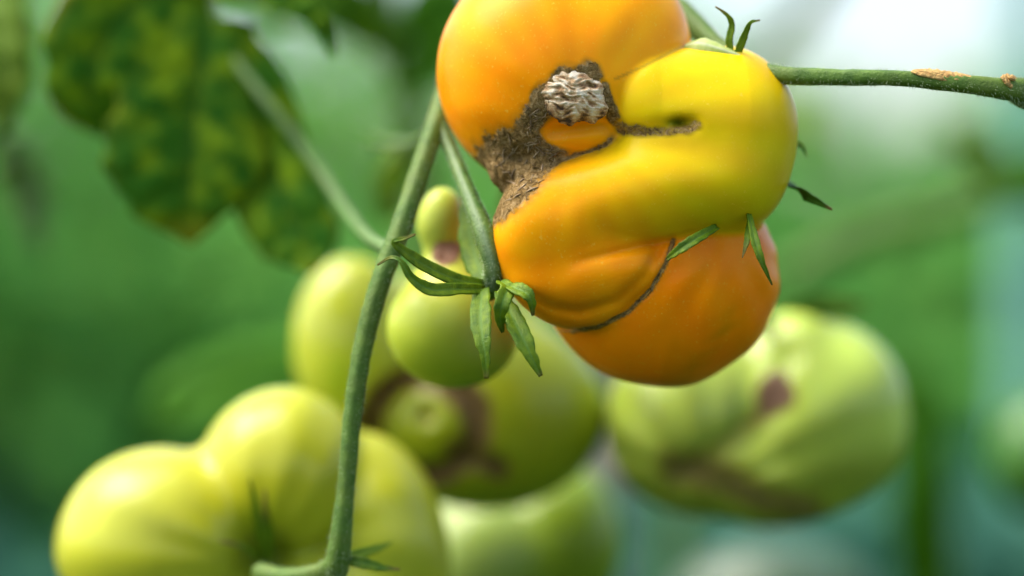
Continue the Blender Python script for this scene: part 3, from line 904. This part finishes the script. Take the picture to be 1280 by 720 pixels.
# ================================================================ 5. GREEN TOMATO ON THE RIGHT WITH BROWN SCARS
RS = [(978, 440), (958, 500), (920, 536), (872, 566), (846, 584)]
RS2 = [(842, 582), (890, 590), (935, 612), (985, 632), (1005, 628)]
def right_lobes(p):
    return (ell(p, (1012, 520, 0), (116, 122, 112), -20), ell(p, (868, 528, -10), (112, 116, 108)), ell(p, (985, 440, 0), (52, 52, 74)), ell(p, (1066, 505, -6), (64, 92, 88), -12), ell(p, (948, 588, 6), (104, 68, 90), 14))
def right_f(p):
    a, b, c, d, e = right_lobes(p)
    f = smin(smin(smin(a, d, 26), c, 22), e, 20)
    f = smin(f, b, 34)
    fr = sstep(0, 40, p[2])
    f = f + fr * 7 * np.exp(-(seg2(p, RS) / 16) ** 2) + fr * 6 * np.exp(-(seg2(p, RS2) / 20) ** 2)
    f = f + fr * 1.3 * np.sin(np.arctan2(p[1] - 600, p[0] - 880) * 15 + 1.2 * wob(p, 70, 4))
    return f + 2.4 * wob(p, 50, 14)
def right_paint(p):
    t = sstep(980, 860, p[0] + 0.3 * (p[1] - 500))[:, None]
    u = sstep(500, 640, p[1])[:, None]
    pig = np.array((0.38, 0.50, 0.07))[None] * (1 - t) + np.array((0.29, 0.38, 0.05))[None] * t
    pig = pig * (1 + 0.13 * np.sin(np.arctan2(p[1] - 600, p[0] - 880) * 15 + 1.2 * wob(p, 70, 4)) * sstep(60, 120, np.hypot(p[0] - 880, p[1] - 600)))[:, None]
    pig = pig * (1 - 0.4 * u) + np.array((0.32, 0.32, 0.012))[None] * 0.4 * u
    n1 = wob(p, 12, 3) * 7
    sc = 1 - sstep(14, 28, np.hypot(p[0] - 960, (p[1] - 488) * 0.75) + n1)
    sc = np.maximum(sc, 0.5 * (1 - sstep(4, 16, seg2(p, RS[1:4]) + n1)))
    sc = np.maximum(sc, 0.8 * (1 - sstep(8, 40, seg2(p, RS2) + 1.6 * n1)))
    return np.clip(pig, 0, 1), np.clip(sc, 0, 1) * sstep(-10, 20, p[2]) * np.where(p[1] > 530, 0.66, 1.0)
t5 = thing("tomato", "ribbed pale green tomato with two brown scars, right of and below the big orange tomato", "tomato", P(930, 658, .745))
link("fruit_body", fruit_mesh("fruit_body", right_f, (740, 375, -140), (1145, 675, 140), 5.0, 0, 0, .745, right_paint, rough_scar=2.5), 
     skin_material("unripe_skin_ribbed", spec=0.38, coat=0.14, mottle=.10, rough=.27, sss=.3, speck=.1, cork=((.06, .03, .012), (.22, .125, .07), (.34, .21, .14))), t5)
sepal(t5, [(965, 402, .742), (1000, 396, .740), (1035, 380, .738), (1085, 380, .735)], 26, d_ref=.74, normal=(0, -1, .2), dry=0, mat="sepal_dark")
sepal(t5, [(965, 402, .742), (1010, 392, .746), (1040, 392, .75), (1075, 392, .745)], 16, d_ref=.74, normal=(0, -1, .2), dry=0, mat="sepal_dark")

# ================================================================ 6. BLURRED TOMATOES FARTHER BACK
def low_f(p):
    f = smin(ell(p, (610, 700, 0), (105, 90, 90)), ell(p, (702, 678, -5), (76, 100, 88)), 16)
    return f + 2 * wob(p, 50, 1)
def low_paint(p):
    t = sstep(640, 690, p[0])[:, None]
    pig = np.array((0.26, 0.36, 0.07))[None] * (1 - t) + np.array((0.20, 0.30, 0.015))[None] * t
    return pig, np.zeros(len(p[0]))
t6 = thing("tomato", "blurred bright green tomato at the bottom centre under the ring scarred one", "tomato", P(650, 790, .81))
link("fruit_body", fruit_mesh("fruit_body", low_f, (490, 570, -110), (790, 810, 110), 6, 0, 0, .81, low_paint), MAT["unripe"], t6)

def round_f(c, r):
    return lambda p: ell(p, c, r) + 2 * wob(p, 40, 17)
def even(col):
    return lambda p: (np.tile(np.array(col)[None], (len(p[0]), 1)) * (1 + 0.15 * wob(p, 30, 3))[:, None], np.zeros(len(p[0])))
t7 = thing("tomato", "very blurred dull green tomato cut off by the right edge of the picture", "tomato", P(1320, 640, 1.0))
link("fruit_body", fruit_mesh("fruit_body", round_f((1310, 570, 0), (72, 78, 72)), (1225, 480, -85), (1395, 660, 85), 7, 0, 0, 1.0, even((0.05, 0.16, 0.02))), MAT["unripe"], t7)
t8 = thing("tomato", "very blurred pale grey green tomato at the bottom, below the ribbed one", "tomato", P(960, 840, 1.0))
link("fruit_body", fruit_mesh("fruit_body", round_f((970, 775, 0), (140, 98, 100)), (815, 660, -115), (1125, 890, 115), 8, 0, 0, 1.0, even((0.055, 0.10, 0.05))), MAT["unripe"], t8)

# ================================================================ LEAVES OF THE FRUITING PLANT
def leaf_empty(parent, loc):
    o = bpy.data.objects.new("leaf", None)
    COL.objects.link(o)
    o.parent = parent
    o.location = Vector(loc) - Vector(parent.location)
    return o

def sub(o, leaf):
    """hang a part below a leaf without moving it"""
    o.parent = leaf
    o.matrix_parent_inverse = Matrix.Translation(-(Vector(leaf.location) + Vector(leaf.parent.location)))
    return o

LD = 0.715
leaf = leaf_empty(plant, P(478, 300, .62))
leaf["label"] = "large drooping lobed leaf at the upper left, mottled yellow and green"
rb, _, _ = tube("leaf_stalk", [P(486, 312, .622), P(460, 296, .655), P(432, 262, .69), P(385, 192, .708), P(330, 122, .712), P(285, 60, .72), P(268, 5, .725), P(262, -60, .73)], [px(a, .7) for a in (8, 7.5, 7, 6.5, 6, 5.5, 5, 4)], MAT["leaf_pale"], plant)
sub(rb, leaf)
w = lambda *a: [px(q, LD) for q in a]
sub(blade("leaflet", [P(262, 20, .722), P(250, 90, .716), P(240, 150, .712), P(236, 210, .708), P(237, 262, .706), P(240, 304, .706)],
      w(60, 66, 80, 96, 90, 44, 3), w(40, 74, 98, 104, 92, 60, 4), MAT["leaf"], plant, normal=(.15, -1, .1), fold=.18, nl=60, nw=12, veins=6, bulge=.0007, teeth=.25, curl=.15, seed=3, edge_dry=.15, dry=.55, dry_from=.8), leaf)
sub(blade("leaflet", [P(285, 60, .722), P(310, 130, .718), P(338, 200, .714), P(362, 258, .708), P(384, 308, .704), P(392, 340, .70)],
      w(44, 60, 58, 52, 50, 42, 4), w(60, 66, 70, 66, 60, 44, 4), MAT["leaf"], plant, normal=(-.15, -1, .05), fold=.2, nl=54, nw=10, veins=6, bulge=.0007, teeth=.25, curl=.1, seed=9, edge_dry=.2, dry=.3), leaf)
sub(blade("leaflet", [P(268, 10, .726), P(215, -10, .722), P(165, 10, .716), P(125, 60, .712), P(112, 110, .710), P(125, 150, .712), P(140, 172, .714)],
      w(30, 70, 86, 84, 64, 34, 3), w(30, 60, 72, 72, 54, 24, 3), MAT["leaf"], plant, normal=(.2, -1, .15), fold=.2, nl=54, nw=11, veins=6, bulge=.0007, teeth=.25, curl=.2, seed=14, edge_dry=.5), leaf)
sub(blade("leaflet", [P(266, -20, .728), P(305, -8, .722), P(345, 4, .715), P(380, 18, .71), P(402, 40, .708), P(416, 70, .708)],
      w(14, 26, 30, 26, 16, 10, 2), w(14, 26, 24, 18, 12, 8, 2), MAT["leaf"], plant, normal=(0, -1, .5), fold=.4, nl=44, nw=8, veins=6, bulge=.002, teeth=.3, seed=21), leaf)
# a small shoot behind the bare stem
leaf2 = leaf_empty(plant, P(540, 190, .66))
sub(tube("leaf_stalk", [P(548, 150, .65), P(520, 180, .70), P(485, 180, .74), P(458, 174, .75)], [px(a, .7) for a in (7, 8, 8, 3)], MAT["stem"], plant)[0], leaf2)
sub(blade("leaflet", [P(525, 185, .71), P(508, 210, .75), P(495, 235, .77), P(480, 275, .78)], w(8, 30, 36, 26, 4), w(8, 30, 36, 26, 4), MAT["leaf_light"], plant, normal=(0, -1, .3), veins=5, bulge=.002, seed=4), leaf2)

# ================================================================ OTHER TOMATO PLANTS, OUT OF FOCUS
def bg_plant(label, foot, stem, rad, leaves, mat="stem", group="out of focus tomato plants behind the fruit"):
    t = thing("tomato_plant", label, "plant", foot, group)
    tube("stem", [foot] + stem, rad, MAT[mat], t, per=8)
    for i, (pts, wl_, wr_, m, nrm) in enumerate(leaves):
        d = pts[len(pts) // 2][2]
        blade("leaf", [P(*q) for q in pts], [px(a, d) for a in wl_], [px(a, d) for a in wr_], MAT[m], t, normal=nrm, fold=.2, nl=36, nw=7, veins=6, bulge=.003, teeth=.3, curl=.15, seed=i * 3 + len(label))
    return t
def foot(u, d):
    return Vector((P(u, 0, d).x, d, 0))
bg_plant("blurred plant at the left edge with a yellow green leaf and a pale drooping leaf", foot(-60, .85),
         [P(-60, 900, .85), P(-55, 500, .85), P(-40, 150, .84), P(-20, -100, .84)], [.007, .007, .006, .005, .004],
         [([(-30, -60, .80), (-12, 0, .78), (2, 80, .77), (2, 175, .77)], (10, 40, 44, 34, 4), (10, 36, 38, 28, 4), "leaf_light", (0, -1, .2)),
          ([(-38, 170, .84), (0, 185, .87), (32, 235, .88), (52, 320, .88)], (8, 24, 30, 22, 3), (8, 24, 28, 22, 3), "leaf_pale", (-.2, -1, .4))])
bg_plant("blurred plant behind the big leaf with a dark stem and bright green leaves", foot(500, 1.0),
         [P(520, 900, 1.0), P(540, 420, 1.0), P(520, 170, .99), P(492, 60, .98), P(470, -80, .97)], [.007, .007, .0065, .006, .0055, .005],
         [([(500, 80, .97), (450, 20, .95), (405, -10, .94), (360, 0, .94), (330, 30, .94)], (10, 44, 56, 44, 6), (10, 40, 50, 40, 6), "leaf", (0, -1, .5)),
          ([(508, 120, .98), (535, 60, .95), (550, 10, .94), (556, -60, .94)], (10, 40, 50, 40, 6), (10, 40, 50, 40, 6), "leaf_back", (0, -1, .4)),
          ([(535, 420, .99), (420, 440, .97), (320, 470, .95), (235, 500, .94), (185, 540, .94)], (6, 30, 52, 48, 6), (6, 30, 50, 44, 6), "leaf_back", (0, -1, .6)),
          ([(520, 190, .99), (505, 215, 1.0), (490, 250, 1.0), (480, 290, 1.0)], (8, 30, 32, 20, 3), (8, 30, 32, 20, 3), "leaf_back", (0, -1, .5))], "stalk")
bg_plant("blurred plant at the right with a slanting stem and a yellowish leaf", foot(1390, 1.15),
         [P(1390, 700, 1.15), P(1370, 330, 1.15), P(1290, 245, 1.14), P(1180, 272, 1.12), P(1070, 300, 1.1), P(985, 345, 1.08)], [.008, .008, .008, .006, .006, .006, .005],
         [([(1320, 260, 1.14), (1270, 225, 1.1), (1225, 190, 1.08), (1175, 160, 1.07)], (10, 36, 46, 30, 4), (10, 30, 40, 26, 4), "leaf_light", (0, -1, .5)),
          ([(1340, 280, 1.14), (1320, 230, 1.1), (1290, 215, 1.08), (1240, 250, 1.07)], (10, 36, 40, 30, 4), (10, 36, 40, 26, 4), "leaf_back", (0, -1, .5))])
bg_plant("blurred plant at the lower right showing one long hanging bright green leaf", foot(1180, 1.1),
         [P(1180, 900, 1.1), P(1165, 640, 1.08), P(1150, 560, 1.05)], [.006, .006, .006, .004],
         [([(1152, 760, 1.06), (1152, 680, 1.03), (1150, 600, 1.02), (1148, 520, 1.02), (1140, 445, 1.02)], (30, 34, 34, 36, 34, 6), (30, 34, 34, 36, 34, 6), "leaf_back", (0, -1, .3)),
          ])
bg_plant("blurred plant at the upper right with a slanting stem behind the open sepals", foot(800, 1.3),
         [P(840, 900, 1.3), P(900, 300, 1.3), P(945, 90, 1.28), P(1000, 20, 1.26), P(1060, -60, 1.25)], [.007, .007, .007, .007, .007, .006],
         [([(935, 120, 1.28), (970, 130, 1.24), (1000, 150, 1.22), (1015, 190, 1.21)], (6, 26, 30, 20, 3), (6, 26, 30, 20, 3), "leaf_light", (0, -1, .4))])

# a weathered stake and a pale post far behind
st = thing("stake", "blurred grey brown wooden stake standing behind the green tomatoes", "stake", foot(752, 1.25))
tube("stake_shaft", [foot(752, 1.25), P(750, 760, 1.25), P(742, 520, 1.25), P(740, 430, 1.25)], [.011, .011, .0105, .010], plain_material("old_wood", (0.20, 0.16, 0.12), (0.36, 0.30, 0.24), 60, .85), st, seg=12)
po = thing("post", "pale blue grey metal post, blurred at the right edge of the picture", "post", foot(1290, 2.4))
tube("post_shaft", [foot(1292, 2.4), P(1292, 360, 2.4), P(1292, -700, 2.4)], [.022, .022, .022], plain_material("painted_metal", (0.14, 0.36, 0.30), (0.18, 0.42, 0.36), 3, .5), po, seg=20, ridges=0, lump=0)
